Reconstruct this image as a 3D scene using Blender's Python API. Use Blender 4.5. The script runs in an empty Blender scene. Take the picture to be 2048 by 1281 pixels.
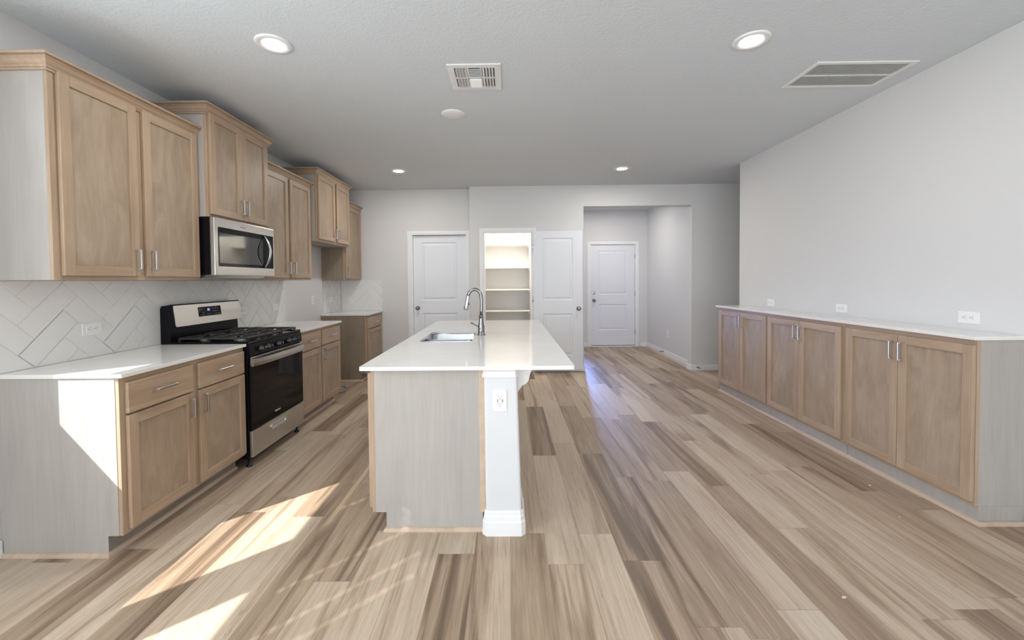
import bpy, bmesh, math, random
from mathutils import Vector, Matrix

sc = bpy.context.scene
COL = sc.collection
R = math.radians
random.seed(7)

# ------------------------------------------------------------------ camera
def make_camera():
    f, pitch, roll, yaw, cx, cy, h = 823.0932, 0.0256, 0.0092, -0.0096, 1007.4385, 581.652, 1.3596
    c, s = math.cos(yaw), math.sin(yaw)
    m1 = Matrix(((c, -s, 0), (s, c, 0), (0, 0, 1)))
    c, s = math.cos(pitch), math.sin(pitch)
    m2 = Matrix(((1, 0, 0), (0, c, -s), (0, s, c)))
    c, s = math.cos(roll), math.sin(roll)
    m3 = Matrix(((c, 0, -s), (0, 1, 0), (s, 0, c)))
    m = m3 @ m2 @ m1
    right, fwd, up = m[0], m[1], m[2]
    cd = bpy.data.cameras.new('camera')
    cd.sensor_width = 36.0
    cd.sensor_fit = 'HORIZONTAL'
    cd.lens = f / 2048 * 36.0
    cd.shift_x = (1024 - cx) / 2048
    cd.shift_y = (cy - 640.5) / 2048
    cd.clip_start = 0.02
    co = bpy.data.objects.new('camera', cd)
    COL.objects.link(co)
    rot = Matrix((right, up, -fwd)).transposed().to_4x4()
    co.matrix_world = Matrix.Translation((0, 0, h)) @ rot
    sc.camera = co
make_camera()

# ------------------------------------------------------------------ world, sun, daylight, exposure
sc.view_settings.view_transform = 'Standard'
sc.view_settings.look = 'None'
sc.view_settings.exposure = 0.25
sc.view_settings.gamma = 1.0
sc.view_settings.use_curve_mapping = False
w = bpy.data.worlds.new('sky')
sc.world = w
w.use_nodes = True
w.node_tree.nodes['Background'].inputs[0].default_value = (0.80, 0.90, 1.0, 1)
w.node_tree.nodes['Background'].inputs[1].default_value = 1.6
try:
    sc.cycles.diffuse_bounces = 8
    sc.cycles.max_bounces = 14
    sc.cycles.caustics_reflective = False
    sc.cycles.caustics_refractive = False
except Exception:
    pass

def lamp(name, kind, loc, direction, power, color=(1, 1, 1), **kw):
    d = bpy.data.lights.new(name, kind)
    d.energy = power
    d.color = color
    for k, v in kw.items():
        setattr(d, k, v)
    o = bpy.data.objects.new(name, d)
    COL.objects.link(o)
    o.location = loc
    o.rotation_euler = Vector(direction).to_track_quat('-Z', 'Y').to_euler()
    return o

lamp('sun', 'SUN', (-6, -4, 6), (1, 0.95, -1.12), 9.0, (1.0, 0.97, 0.93), angle=R(0.53))
# fill lamps added behind the camera, then daylight at the two left windows
lamp('daylight_rear_fill', 'AREA', (0.3, -4.18, 1.15), (0, 1, 0.25), 85, (0.88, 0.945, 1.0), shape='RECTANGLE', size=4.6, size_y=2.2)  # general fill, added at the unseen rear opening
lamp('daylight_side_fill', 'AREA', (-2.50, -2.3, 1.3), (1, 0.25, 0.2), 95, (0.86, 0.935, 1.0), shape='RECTANGLE', size=2.4, size_y=2.0)  # added fill lamp; the left wall has no opening here
lamp('daylight_window', 'AREA', (-2.52, 1.17, 1.7), (1, -0.25, 0.12), 15, (0.86, 0.935, 1.0), shape='RECTANGLE', size=0.9, size_y=1.4)
lamp('daylight_window', 'AREA', (-2.52, -0.06, 1.7), (1, 0.0, 0.12), 52, (0.86, 0.935, 1.0), shape='RECTANGLE', size=0.9, size_y=1.4)
# the narrow glazed sidelight by the entry door, out of sight behind the wall edge
lamp('daylight_entry_sidelight', 'AREA', (1.30, 8.22, 1.0), (-0.02, -1, -0.12), 13, (0.22, 0.38, 1.0), shape='RECTANGLE', size=0.26, size_y=1.5, spread=R(50))

# ------------------------------------------------------------------ materials
MATS = {}
class NT:
    def __init__(s, name):
        s.m = bpy.data.materials.new(name)
        s.m.use_nodes = True
        s.t = s.m.node_tree
        s.b = s.t.nodes['Principled BSDF']
        MATS[name] = s.m
    def n(s, kind, **kw):
        nd = s.t.nodes.new(kind)
        for k, v in kw.items():
            setattr(nd, k, v)
        return nd
    def l(s, a, b):
        s.t.links.new(a, b)
    def put(s, sock, v):
        if isinstance(v, (int, float)):
            sock.default_value = v
        elif isinstance(v, tuple):
            sock.default_value = v
        else:
            s.l(v, sock)
    def math(s, op, a, b=0.0, c=0.0):
        nd = s.n('ShaderNodeMath', operation=op)
        s.put(nd.inputs[0], a); s.put(nd.inputs[1], b); s.put(nd.inputs[2], c)
        return nd.outputs[0]
    def coord(s, kind='Object'):
        return s.n('ShaderNodeTexCoord').outputs[kind]
    def mapping(s, vec, scale):
        nd = s.n('ShaderNodeMapping')
        s.l(vec, nd.inputs[0])
        nd.inputs['Scale'].default_value = scale
        return nd.outputs[0]
    def noise(s, vec, scale=1.0, detail=4.0, rough=0.55, dist=0.0):
        nd = s.n('ShaderNodeTexNoise')
        s.l(vec, nd.inputs['Vector'])
        nd.inputs['Scale'].default_value = scale
        nd.inputs['Detail'].default_value = detail
        nd.inputs['Roughness'].default_value = rough
        nd.inputs['Distortion'].default_value = dist
        return nd.outputs['Fac']
    def ramp(s, fac, stops):
        nd = s.n('ShaderNodeValToRGB')
        s.put(nd.inputs[0], fac)
        el = nd.color_ramp.elements
        while len(el) < len(stops):
            el.new(0.5)
        for e, (p, c) in zip(el, stops):
            e.position = p
            e.color = (c[0], c[1], c[2], 1)
        return nd.outputs[0]
    def mix(s, fac, a, b, mode='MIX'):
        nd = s.n('ShaderNodeMix', data_type='RGBA', blend_type=mode)
        s.put(nd.inputs[0], fac)
        for sock, v in ((nd.inputs[6], a), (nd.inputs[7], b)):
            s.put(sock, v if not isinstance(v, tuple) or len(v) == 4 else (v[0], v[1], v[2], 1))
        return nd.outputs[2]
    def bump(s, height, strength=0.2, dist=0.002):
        nd = s.n('ShaderNodeBump')
        nd.inputs['Strength'].default_value = strength
        nd.inputs['Distance'].default_value = dist
        s.l(height, nd.inputs['Height'])
        s.l(nd.outputs[0], s.b.inputs['Normal'])
    def set(s, color=None, rough=None, metal=None, spec=None, coat=None):
        for key, v in (('Base Color', color), ('Roughness', rough), ('Metallic', metal), ('Specular IOR Level', spec), ('Coat Weight', coat)):
            if v is None:
                continue
            if isinstance(v, tuple) and len(v) == 3:
                v = (v[0], v[1], v[2], 1)
            s.put(s.b.inputs[key], v)
        return s.m

def plain(name, color, rough=0.5, metal=0.0, spec=0.5, var=0.03, scale=6.0, bump=None, coat=None):
    t = NT(name)
    v = t.coord()
    nz = t.noise(v, scale, 3)
    lo = tuple(max(0, c * (1 - var)) for c in color)
    hi = tuple(min(1, c * (1 + var)) for c in color)
    t.set(t.ramp(nz, [(0.3, lo), (0.7, hi)]), rough, metal, spec, coat)
    if bump:
        t.bump(t.noise(v, bump[0], 3), bump[1], bump[2])
    return t.m

plain('wall_paint', (0.66, 0.655, 0.65), 0.75, spec=0.25, var=0.01, scale=1.5, bump=(95, 0.22, 0.002))
plain('ceiling_paint', (0.655, 0.692, 0.722), 0.85, spec=0.15, var=0.01, scale=1.5, bump=(70, 0.55, 0.004))
plain('white_trim', (0.80, 0.80, 0.80), 0.38, var=0.008)
plain('white_door', (0.745, 0.76, 0.795), 0.40, var=0.008)
plain('post_paint', (0.665, 0.672, 0.685), 0.6, spec=0.3, var=0.006, bump=(110, 0.12, 0.0015))
plain('pantry_shelf_paint', (0.78, 0.77, 0.73), 0.5, var=0.01)
plain('white_plastic', (0.80, 0.80, 0.79), 0.35, var=0.005)
plain('slot_dark', (0.03, 0.03, 0.03), 0.6)
plain('slot_grey', (0.28, 0.28, 0.28), 0.6)
plain('tile_white', (0.745, 0.738, 0.718), 0.22, var=0.012, scale=2.5)
plain('grout', (0.66, 0.65, 0.63), 0.8, var=0.03, scale=30)
plain('nickel', (0.68, 0.70, 0.74), 0.26, metal=1.0, var=0.03)
plain('dark_nickel', (0.27, 0.265, 0.26), 0.30, metal=1.0, var=0.05)
plain('black_enamel', (0.005, 0.005, 0.007), 0.14, spec=0.16, var=0.1)
plain('black_glass', (0.002, 0.002, 0.003), 0.04, spec=0.20, var=0.1)
plain('smoky_glass', (0.030, 0.031, 0.030), 0.05, spec=0.9, var=0.1)
plain('cast_iron', (0.030, 0.028, 0.026), 0.42, var=0.15, scale=60, bump=(180, 0.15, 0.001))
plain('burner_alloy', (0.55, 0.54, 0.52), 0.35, metal=1.0)
plain('knob_black', (0.012, 0.013, 0.018), 0.22)
plain('vent_white', (0.78, 0.78, 0.77), 0.45, var=0.01)
plain('duct_dark', (0.05, 0.05, 0.05), 0.9)
plain('filter_grey', (0.42, 0.42, 0.42), 0.9, var=0.1, scale=14)
plain('grey_tubing', (0.30, 0.30, 0.32), 0.45)
plain('letter_white', (0.85, 0.85, 0.85), 0.5)
plain('letter_grey', (0.22, 0.22, 0.22), 0.4)
plain('pale_wood_chip', (0.72, 0.60, 0.42), 0.7, var=0.1, scale=60)
plain('gasket_dark', (0.035, 0.03, 0.03), 0.7)

def stainless(name, base, rough, axis):
    t = NT(name)
    sc_ = {'x': (2, 60, 260), 'z': (260, 260, 2)}[axis]
    nz = t.noise(t.mapping(t.coord(), sc_), 1.0, 3)
    t.set(t.ramp(nz, [(0.3, tuple(c * 0.9 for c in base)), (0.7, base)]), None, 1.0)
    t.put(t.b.inputs['Roughness'], t.math('MULTIPLY_ADD', nz, 0.12, rough - 0.06))
    t.b.inputs['Anisotropic'].default_value = 0.5
stainless('stainless', (0.62, 0.60, 0.57), 0.30, 'x')
stainless('sink_steel', (0.56, 0.57, 0.59), 0.30, 'x')

def wood(name, dark, mid, light, axis, rough=0.42, cross=13.0, along=1.1, dist=0.9):
    t = NT(name)
    v = t.coord()
    rnd = t.n('ShaderNodeObjectInfo').outputs['Random']
    off = t.n('ShaderNodeCombineXYZ')
    for i in range(3):
        t.l(t.math('MULTIPLY', rnd, 7.3 + 3 * i), off.inputs[i])
    add = t.n('ShaderNodeVectorMath', operation='ADD')
    t.l(v, add.inputs[0]); t.l(off.outputs[0], add.inputs[1])
    v = add.outputs[0]
    sc_ = {'z': (cross, cross, along), 'x': (along, cross, cross)}[axis]
    n1 = t.noise(t.mapping(v, sc_), 1.0, 6, 0.6, dist)
    sc2 = {'z': (cross * 11, cross * 11, along * 4), 'x': (along * 4, cross * 11, cross * 11)}[axis]
    n2 = t.noise(t.mapping(v, sc2), 1.0, 2, 0.5)
    n3 = t.noise(v, 3.0, 2)
    val = t.math('MULTIPLY_ADD', n2, 0.22, t.math('MULTIPLY_ADD', n1, 0.62, t.math('MULTIPLY', n3, 0.22)))
    t.set(t.ramp(val, [(0.33, dark), (0.53, mid), (0.72, light)]), rough, 0, 0.4)
    t.bump(n2, 0.05, 0.0006)
mp = ((0.320, 0.222, 0.148), (0.402, 0.292, 0.203), (0.475, 0.360, 0.262))
wood('maple_vertical', *mp, 'z')
wood('maple_horizontal', *mp, 'x')
wood('maple_panel', (0.285, 0.212, 0.148), (0.360, 0.276, 0.199), (0.425, 0.338, 0.252), 'z', cross=6.0, along=2.0, dist=2.2)
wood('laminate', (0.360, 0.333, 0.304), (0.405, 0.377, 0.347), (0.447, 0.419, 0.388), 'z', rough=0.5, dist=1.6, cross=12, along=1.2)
wood('laminate_shaded', (0.20, 0.158, 0.112), (0.265, 0.212, 0.155), (0.32, 0.265, 0.20), 'z', rough=0.5, cross=16, along=1.2)  # same laminate with the far corner's shade and warm light put into its colour
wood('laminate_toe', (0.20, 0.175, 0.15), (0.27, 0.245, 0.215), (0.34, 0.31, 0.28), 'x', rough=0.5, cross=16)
wood('shoe_wood', (0.42, 0.315, 0.225), (0.52, 0.40, 0.30), (0.60, 0.48, 0.37), 'x')

def quartz():
    t = NT('quartz')
    v = t.coord()
    n1 = t.noise(v, 2.2, 6, 0.6, 1.5)
    n2 = t.noise(v, 260, 2)
    c = t.ramp(n1, [(0.35, (0.765, 0.745, 0.71)), (0.6, (0.80, 0.79, 0.77))])
    c = t.mix(t.math('MULTIPLY', n2, 0.12), c, (0.62, 0.60, 0.57))
    t.set(c, 0.12, 0, 0.5)
quartz()

def floor_planks():
    t = NT('plank_floor')
    v = t.coord()
    sp = t.n('ShaderNodeSeparateXYZ')
    t.l(v, sp.inputs[0])
    X, Y = sp.outputs[0], sp.outputs[1]
    px = t.math('DIVIDE', t.math('SUBTRACT', X, 0.183 - 18 * 0.18), 0.18)
    i = t.math('FLOOR', px)
    fx = t.math('FRACT', px)
    wn = t.n('ShaderNodeTexWhiteNoise', noise_dimensions='1D')
    t.l(i, wn.inputs['W'])
    py = t.math('DIVIDE', t.math('ADD', t.math('MULTIPLY_ADD', wn.outputs['Value'], 1.22, 20.0), Y), 1.22)
    j = t.math('FLOOR', py)
    fy = t.math('FRACT', py)
    cv = t.n('ShaderNodeCombineXYZ')
    t.l(i, cv.inputs[0]); t.l(j, cv.inputs[1])
    w2 = t.n('ShaderNodeTexWhiteNoise', noise_dimensions='2D')
    t.l(cv.outputs[0], w2.inputs['Vector'])
    sr = t.n('ShaderNodeSeparateColor')
    t.l(w2.outputs['Color'], sr.inputs[0])
    r1, r2, r3 = sr.outputs[0], sr.outputs[1], sr.outputs[2]
    gx = t.math('MULTIPLY_ADD', r1, 31.0, X)
    gy = t.math('MULTIPLY_ADD', r2, 47.0, Y)
    gv = t.n('ShaderNodeCombineXYZ')
    t.l(gx, gv.inputs[0]); t.l(gy, gv.inputs[1])
    g = gv.outputs[0]
    band = t.noise(t.mapping(g, (9, 0.55, 1)), 1.0, 3, 0.55, 1.1)
    grain = t.noise(t.mapping(g, (34, 1.3, 1)), 1.0, 5, 0.6, 1.8)
    fine = t.noise(t.mapping(g, (190, 4, 1)), 1.0, 2, 0.5)
    val = t.math('MULTIPLY_ADD', r3, 0.40, 0.40)
    dark = t.n('ShaderNodeMapRange', interpolation_type='SMOOTHSTEP')
    t.l(band, dark.inputs['Value'])
    dark.inputs['From Min'].default_value = 0.43
    dark.inputs['From Max'].default_value = 0.74
    val = t.math('SUBTRACT', val, t.math('MULTIPLY', dark.outputs[0], t.math('MULTIPLY_ADD', r1, 0.40, 0.14)))
    val = t.math('ADD', val, t.math('MULTIPLY', t.math('SUBTRACT', grain, 0.5), 0.50))
    val = t.math('ADD', val, t.math('MULTIPLY', t.math('SUBTRACT', fine, 0.5), 0.34))
    col = t.ramp(val, [(0.0, (0.150, 0.102, 0.068)), (0.25, (0.246, 0.172, 0.115)), (0.50, (0.392, 0.294, 0.207)),
                       (0.75, (0.535, 0.433, 0.327)), (1.0, (0.650, 0.568, 0.467))])
    # sparse crisp growth lines that run with the grain
    rg = t.noise(t.mapping(g, (26, 0.9, 1)), 1.0, 2, 0.5, 2.4)
    ring = t.math('FRACT', t.math('MULTIPLY', rg, 9.0))
    vein = t.math('LESS_THAN', ring, 0.13)
    vein = t.math('MULTIPLY', vein, t.math('MULTIPLY_ADD', dark.outputs[0], 0.35, 0.12))
    col = t.mix(vein, col, (0.17, 0.12, 0.085))
    ex = t.math('LESS_THAN', t.math('MINIMUM', fx, t.math('SUBTRACT', 1.0, fx)), 0.007)
    ey = t.math('LESS_THAN', t.math('MINIMUM', fy, t.math('SUBTRACT', 1.0, fy)), 0.0011)
    gap = t.math('MAXIMUM', ex, ey)
    col = t.mix(t.math('MULTIPLY', gap, 0.45), col, (0.12, 0.09, 0.07))
    t.set(col, None, 0, 0.35)
    t.put(t.b.inputs['Roughness'], t.math('MULTIPLY_ADD', fine, 0.14, 0.36))
    t.bump(t.math('MULTIPLY_ADD', gap, -2.0, fine), 0.10, 0.0012)
floor_planks()

def emis(name, color, strength):
    t = NT(name)
    t.set((0.9, 0.9, 0.9), 0.5)
    t.b.inputs['Emission Color'].default_value = (*color, 1)
    t.b.inputs['Emission Strength'].default_value = strength
emis('lamp_lens', (1.0, 0.93, 0.82), 9.0)
emis('display_blue', (0.12, 0.10, 1.0), 2.2)

# ------------------------------------------------------------------ mesh helpers
def add_box(bm, x0, x1, y0, y1, z0, z1, bev=0.0, mi=0, seg=1):
    x0, x1 = min(x0, x1), max(x0, x1)
    y0, y1 = min(y0, y1), max(y0, y1)
    z0, z1 = min(z0, z1), max(z0, z1)
    vs = [bm.verts.new(p) for p in ((x0, y0, z0), (x1, y0, z0), (x1, y1, z0), (x0, y1, z0), (x0, y0, z1), (x1, y0, z1), (x1, y1, z1), (x0, y1, z1))]
    fs = [bm.faces.new([vs[k] for k in q]) for q in ((3, 2, 1, 0), (4, 5, 6, 7), (0, 1, 5, 4), (1, 2, 6, 5), (2, 3, 7, 6), (3, 0, 4, 7))]
    for f in fs:
        f.material_index = mi
    if bev > 0:
        es = list({e for f in fs for e in f.edges})
        r = bmesh.ops.bevel(bm, geom=es, offset=bev, segments=seg, affect='EDGES', profile=0.5)
        for f in r['faces']:
            f.material_index = mi
    return vs

def add_prism(bm, pts, axis, a0, a1, mi=0):
    """extrude a 2-D outline along an axis; pts are the other two coordinates in xyz order"""
    def p3(p, a):
        return {'x': (a, p[0], p[1]), 'y': (p[0], a, p[1]), 'z': (p[0], p[1], a)}[axis]
    A = [bm.verts.new(p3(p, a0)) for p in pts]
    B = [bm.verts.new(p3(p, a1)) for p in pts]
    n = len(pts)
    fs = [bm.faces.new(A), bm.faces.new(B[::-1])]
    for k in range(n):
        fs.append(bm.faces.new((A[k], B[k], B[(k + 1) % n], A[(k + 1) % n])))
    for f in fs:
        f.material_index = mi
    return fs

def add_tube(bm, pts, r, seg=12, mi=0, cap=True):
    pts = [Vector(p) for p in pts]
    rs = r if isinstance(r, (list, tuple)) else [r] * len(pts)
    rings = []
    up = None
    for k, p in enumerate(pts):
        d = (pts[min(k + 1, len(pts) - 1)] - pts[max(k - 1, 0)]).normalized()
        if up is None:
            up = d.orthogonal().normalized()
        up = (up - d * up.dot(d)).normalized()
        sd = d.cross(up)
        rings.append([bm.verts.new(p + (up * math.cos(a) + sd * math.sin(a)) * rs[k]) for a in [2 * math.pi * q / seg for q in range(seg)]])
    for a, b in zip(rings, rings[1:]):
        for q in range(seg):
            f = bm.faces.new((a[q], a[(q + 1) % seg], b[(q + 1) % seg], b[q]))
            f.material_index = mi
            f.smooth = True
    if cap:
        for rg in (rings[0][::-1], rings[-1]):
            f = bm.faces.new(rg)
            f.material_index = mi

def add_lathe(bm, prof, seg=24, origin=(0, 0, 0), axis='z', mi=0, smooth=True):
    """prof: (radius, height) pairs"""
    o = Vector(origin)
    def pt(rad, h, a):
        c, s = rad * math.cos(a), rad * math.sin(a)
        return o + Vector({'z': (c, s, h), 'y': (c, h, s), 'x': (h, c, s)}[axis])
    rings = []
    for rad, h in prof:
        if rad < 1e-6:
            rings.append([bm.verts.new(pt(0, h, 0))])
        else:
            rings.append([bm.verts.new(pt(rad, h, 2 * math.pi * q / seg)) for q in range(seg)])
    for a, b in zip(rings, rings[1:]):
        for q in range(seg):
            q2 = (q + 1) % seg
            if len(a) == 1 and len(b) == 1:
                continue
            if len(a) == 1:
                f = bm.faces.new((a[0], b[q2], b[q]))
            elif len(b) == 1:
                f = bm.faces.new((a[q], a[q2], b[0]))
            else:
                f = bm.faces.new((a[q], a[q2], b[q2], b[q]))
            f.material_index = mi
            f.smooth = smooth
    return rings

def rrect(x0, x1, y0, y1, r, n=6):
    out = []
    for cx, cy, a0 in ((x1 - r, y1 - r, 0), (x0 + r, y1 - r, 90), (x0 + r, y0 + r, 180), (x1 - r, y0 + r, 270)):
        for k in range(n + 1):
            a = R(a0 + 90 * k / n)
            out.append((cx + r * math.cos(a), cy + r * math.sin(a)))
    return out

def obj(name, bm, mats, parent=None, loc=None, rotz=None, fix=True):
    if fix:
        bmesh.ops.recalc_face_normals(bm, faces=bm.faces)
    me = bpy.data.meshes.new(name)
    bm.to_mesh(me)
    bm.free()
    for m in ([mats] if isinstance(mats, str) else mats):
        me.materials.append(MATS[m])
    o = bpy.data.objects.new(name, me)
    COL.objects.link(o)
    if parent:
        o.parent = parent
    if loc is not None:
        o.location = loc
    if rotz is not None:
        o.rotation_euler = (0, 0, rotz)
    return o

def BM():
    return bmesh.new()

def box_obj(name, ext, mats, parent=None, bev=0.0, seg=1):
    bm = BM()
    add_box(bm, *ext, bev=bev, seg=seg)
    return obj(name, bm, mats, parent)

def tag(o, label, cat, group=None, kind=None):
    o['label'] = label
    o['category'] = cat
    if group:
        o['group'] = group
    if kind:
        o['kind'] = kind
    return o

def thing(name, label, cat, loc=(0, 0, 0), rotz=0.0, group=None, kind=None):
    o = bpy.data.objects.new(name, None)
    o.empty_display_size = 0.1
    COL.objects.link(o)
    o.location = loc
    o.rotation_euler = (0, 0, rotz)
    return tag(o, label, cat, group, kind)

def copy_tree(o, parent=None):
    c = o.copy()
    COL.objects.link(c)
    c.parent = parent
    for ch in [x for x in bpy.data.objects if x.parent == o]:
        copy_tree(ch, c)
    return c

def struct(name, bm, mats, label, cat):
    return tag(obj(name, bm, mats), label, cat, kind='structure')

def text_obj(name, body, size, mats, parent, matrix, extrude=0.0004):
    cu = bpy.data.curves.new(name, 'FONT')
    cu.body = body
    cu.size = size
    cu.align_x = 'CENTER'
    cu.align_y = 'CENTER'
    cu.extrude = extrude
    tmp = bpy.data.objects.new(name + '_tmp', cu)
    COL.objects.link(tmp)
    dg = bpy.context.evaluated_depsgraph_get()
    me = bpy.data.meshes.new_from_object(tmp.evaluated_get(dg))
    bpy.data.objects.remove(tmp)
    me.transform(matrix)
    me.materials.clear()
    me.materials.append(MATS[mats])
    o = bpy.data.objects.new(name, me)
    COL.objects.link(o)
    o.parent = parent
    return o

# ------------------------------------------------------------------ main dimensions
H = 2.737
XW, XF, XU, XUM, XU4 = -2.540, -1.924, -2.2257, -2.152, -2.156
Y0, Y1, Y2, Y3, Y5, YB = 2.0, 2.957, 3.718, 4.644, 5.555, 6.236
YU5 = 5.600
XRW, XRF, YR0, YR1 = 2.803, 2.5326, 2.2352, 4.963
YBR, XST = 6.07, -0.553
CT, CB = 0.914, 0.894

# ------------------------------------------------------------------ the setting
bm = BM(); add_box(bm, -2.66, 5.3, -4.3, 8.5, -0.12, 0)
struct('floor', bm, 'plank_floor', 'wide plank wood-look floor in mixed beige and brown tones', 'floor')
bm = BM(); add_box(bm, -2.66, 5.3, -4.3, 8.5, H, H + 0.1)
struct('ceiling', bm, 'ceiling_paint', 'flat white textured ceiling over the whole room', 'ceiling')

WIN = [(0.655, 1.696), (-0.56, 0.44)]
WZ0, WZ1 = 1.020, 2.52
bm = BM()
add_box(bm, XW - 0.12, XW, -4.3, 8.5, 0, WZ0)
add_box(bm, XW - 0.12, XW, -4.3, 8.5, WZ1, H)
add_box(bm, XW - 0.12, XW, WIN[0][1], 8.5, WZ0, WZ1)
add_box(bm, XW - 0.12, XW, WIN[1][1], WIN[0][0], WZ0, WZ1)
add_box(bm, XW - 0.12, XW, -4.3, WIN[1][0], WZ0, WZ1)
struct('wall_left', bm, 'wall_paint', 'light grey wall behind the left kitchen cabinets and range', 'wall')

bm = BM()
add_box(bm, XW, -1.455, YB, YB + 0.12, 0, H)
add_box(bm, -1.455, -0.612, YB, YB + 0.12, 2.075, H)
add_box(bm, -0.612, XST, YB, YB + 0.12, 0, H)
add_box(bm, -1.6, XST, YB + 0.2, YB + 0.25, 0, H)
struct('wall_back_left', bm, 'wall_paint', 'light grey back wall beside the corner cabinets, around the closed white door', 'wall')

bm = BM()
PX0, PX1, HX0, HX1 = -0.352, 0.366, 1.122, 2.703
add_box(bm, XST, PX0, YBR, YBR + 0.12, 0, H)
add_box(bm, XST, XST + 0.12, YBR + 0.12, YB + 0.2, 0, H)
add_box(bm, PX0, PX1, YBR, YBR + 0.12, 2.072, H)
add_box(bm, PX1, HX0, YBR, YBR + 0.12, 0, H)
add_box(bm, HX0, HX1, YBR, YBR + 0.14, 2.430, H)
add_box(bm, HX1, 5.3, YBR, YBR + 0.14, 0, H)
struct('wall_back', bm, 'wall_paint', 'light grey back wall with the pantry doorway and the wide hall opening', 'wall')

bm = BM(); add_box(bm, XRW, XRW + 0.12, -4.3, 5.004, 0, H)
struct('wall_right', bm, 'wall_paint', 'long plain pale wall above the low right-hand cabinets', 'wall')
bm = BM(); add_box(bm, XRW + 0.12, 5.3, 4.7, 4.8, 0, H); add_box(bm, 5.2, 5.3, 4.8, YBR, 0, H)
struct('wall_recess', bm, 'wall_paint', 'wall of the side passage beyond the end of the long pale wall', 'wall')
bm = BM()
add_box(bm, -2.66, -2.0, -4.3, -4.22, 0, H); add_box(bm, 2.6, XRW, -4.3, -4.22, 0, H); add_box(bm, -2.0, 2.6, -4.3, -4.22, 2.3, H)
struct('wall_rear', bm, 'wall_paint', 'wall around the wide glazed opening at the rear of the room', 'wall')

HRX, HLX, YE = 2.800, 1.0, 8.28
bm = BM(); add_box(bm, HRX, HRX + 0.12, YBR + 0.14, YE, 0, H)
struct('wall_hall_right', bm, 'wall_paint', 'right-hand wall of the entry hall leading to the front door', 'wall')
bm = BM(); add_box(bm, HLX - 0.1, HLX, YBR + 0.12, YE, 0, H)
struct('wall_hall_left', bm, 'wall_paint', 'left-hand wall of the entry hall, hidden behind the opening edge', 'wall')
bm = BM()
add_box(bm, HLX - 0.1, 1.655, YE, YE + 0.12, 0, H); add_box(bm, 2.575, HRX + 0.12, YE, YE + 0.12, 0, H)
add_box(bm, 1.655, 2.575, YE, YE + 0.12, 2.065, H); add_box(bm, 1.5, 2.7, YE + 0.14, YE + 0.2, 0, H)
struct('wall_entry', bm, 'wall_paint', 'end wall of the entry hall around the front door', 'wall')
PYB, PRX = 7.10, 0.366
bm = BM()
add_box(bm, -0.62, PRX + 0.1, PYB, PYB + 0.1, 0, H); add_box(bm, PRX, PRX + 0.1, YBR + 0.12, PYB, 0, H); add_box(bm, -0.62, -0.52, YB + 0.25, PYB, 0, H)
struct('wall_pantry', bm, 'wall_paint', 'pale walls inside the shelved pantry closet', 'wall')

# windows of the left wall (behind the picture edge) with their half-raised blinds
def window(n, y0, y1, holes, zb, label):
    t = thing('window_%d' % n, label, 'window', (XW - 0.12, y0, WZ0), kind='structure')
    wd, ht = y1 - y0, WZ1 - WZ0
    bm = BM()
    for a, b in ((0, 0.04), (wd - 0.03, wd)):
        add_box(bm, 0.0, 0.045, a, b, 0, ht)
    for a, b in ((0, 0.03), (ht - 0.03, ht), (0.67, 0.76)):
        add_box(bm, 0.0, 0.045, 0.04, wd - 0.03, a, b)
    obj('window_frame', bm, 'white_trim', t)
    bm = BM()
    z = zb - WZ0
    while z < ht - 0.07:
        ys = [0.01] + [h_ - y0 + s_ for h_ in sorted(holes) for s_ in (-0.009, 0.009)] + [wd - 0.01]
        for a, b in zip(ys[::2], ys[1::2]):
            add_box(bm, 0.064, 0.068, a, b, z, z + 0.048)
        for h_ in holes:
            a, b = h_ - y0 - 0.009, h_ - y0 + 0.009
            add_box(bm, 0.064, 0.068, a, b, z, z + 0.013)
            add_box(bm, 0.064, 0.068, a, b, z + 0.033, z + 0.048)
        z += 0.047
    add_box(bm, 0.058, 0.074, 0.01, wd - 0.01, z, ht - 0.005)
    obj('window_blind', bm, 'white_trim', t)
window(1, WIN[0][0], WIN[0][1], (0.92, 1.45), 1.764, 'white framed window with a half-raised slatted blind, nearer the base cabinets')
window(2, WIN[1][0], WIN[1][1], (0.27, -0.014, -0.174), 1.70, 'white framed window with a half-raised slatted blind, farther from the cabinets')

# baseboards
def baseboard(side, segs, label):
    bm = BM()
    for s in segs:
        add_box(bm, *s, 0, 0.083, bev=0.003)
    struct('baseboard_' + side, bm, 'white_trim', label, 'baseboard')
BT = 0.013
baseboard('back', [(0.42, HX0 + BT, YBR - BT, YBR), (HX1 - BT, 5.2, YBR - BT, YBR), (HX1 - BT, HX1, YBR, YBR + 0.14), (HX1 - BT, HRX, YBR + 0.14, YBR + 0.14 + BT)], 'white baseboard along the foot of the back wall')
baseboard('back_left', [(XW, -1.515, YB - BT, YB)], 'white baseboard left of the closed back door')
baseboard('hall', [(HRX - BT, HRX, YBR + 0.14 + BT, YE), (2.66, HRX - BT, YE - BT, YE), (HLX, 1.585, YE - BT, YE)], 'white baseboard along the entry hall walls')
baseboard('left', [(XW, XW + BT, -4.2, Y0 - 0.004), (XW, XW + BT, Y3 + 0.02, Y5 - 0.02)], 'white baseboard along the left wall between cabinets')
baseboard('right', [(XRW - BT, XRW, -4.2, YR0 - 0.03), (XRW - BT, XRW, 4.985, 5.0)], 'white baseboard along the foot of the long right wall')

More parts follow.
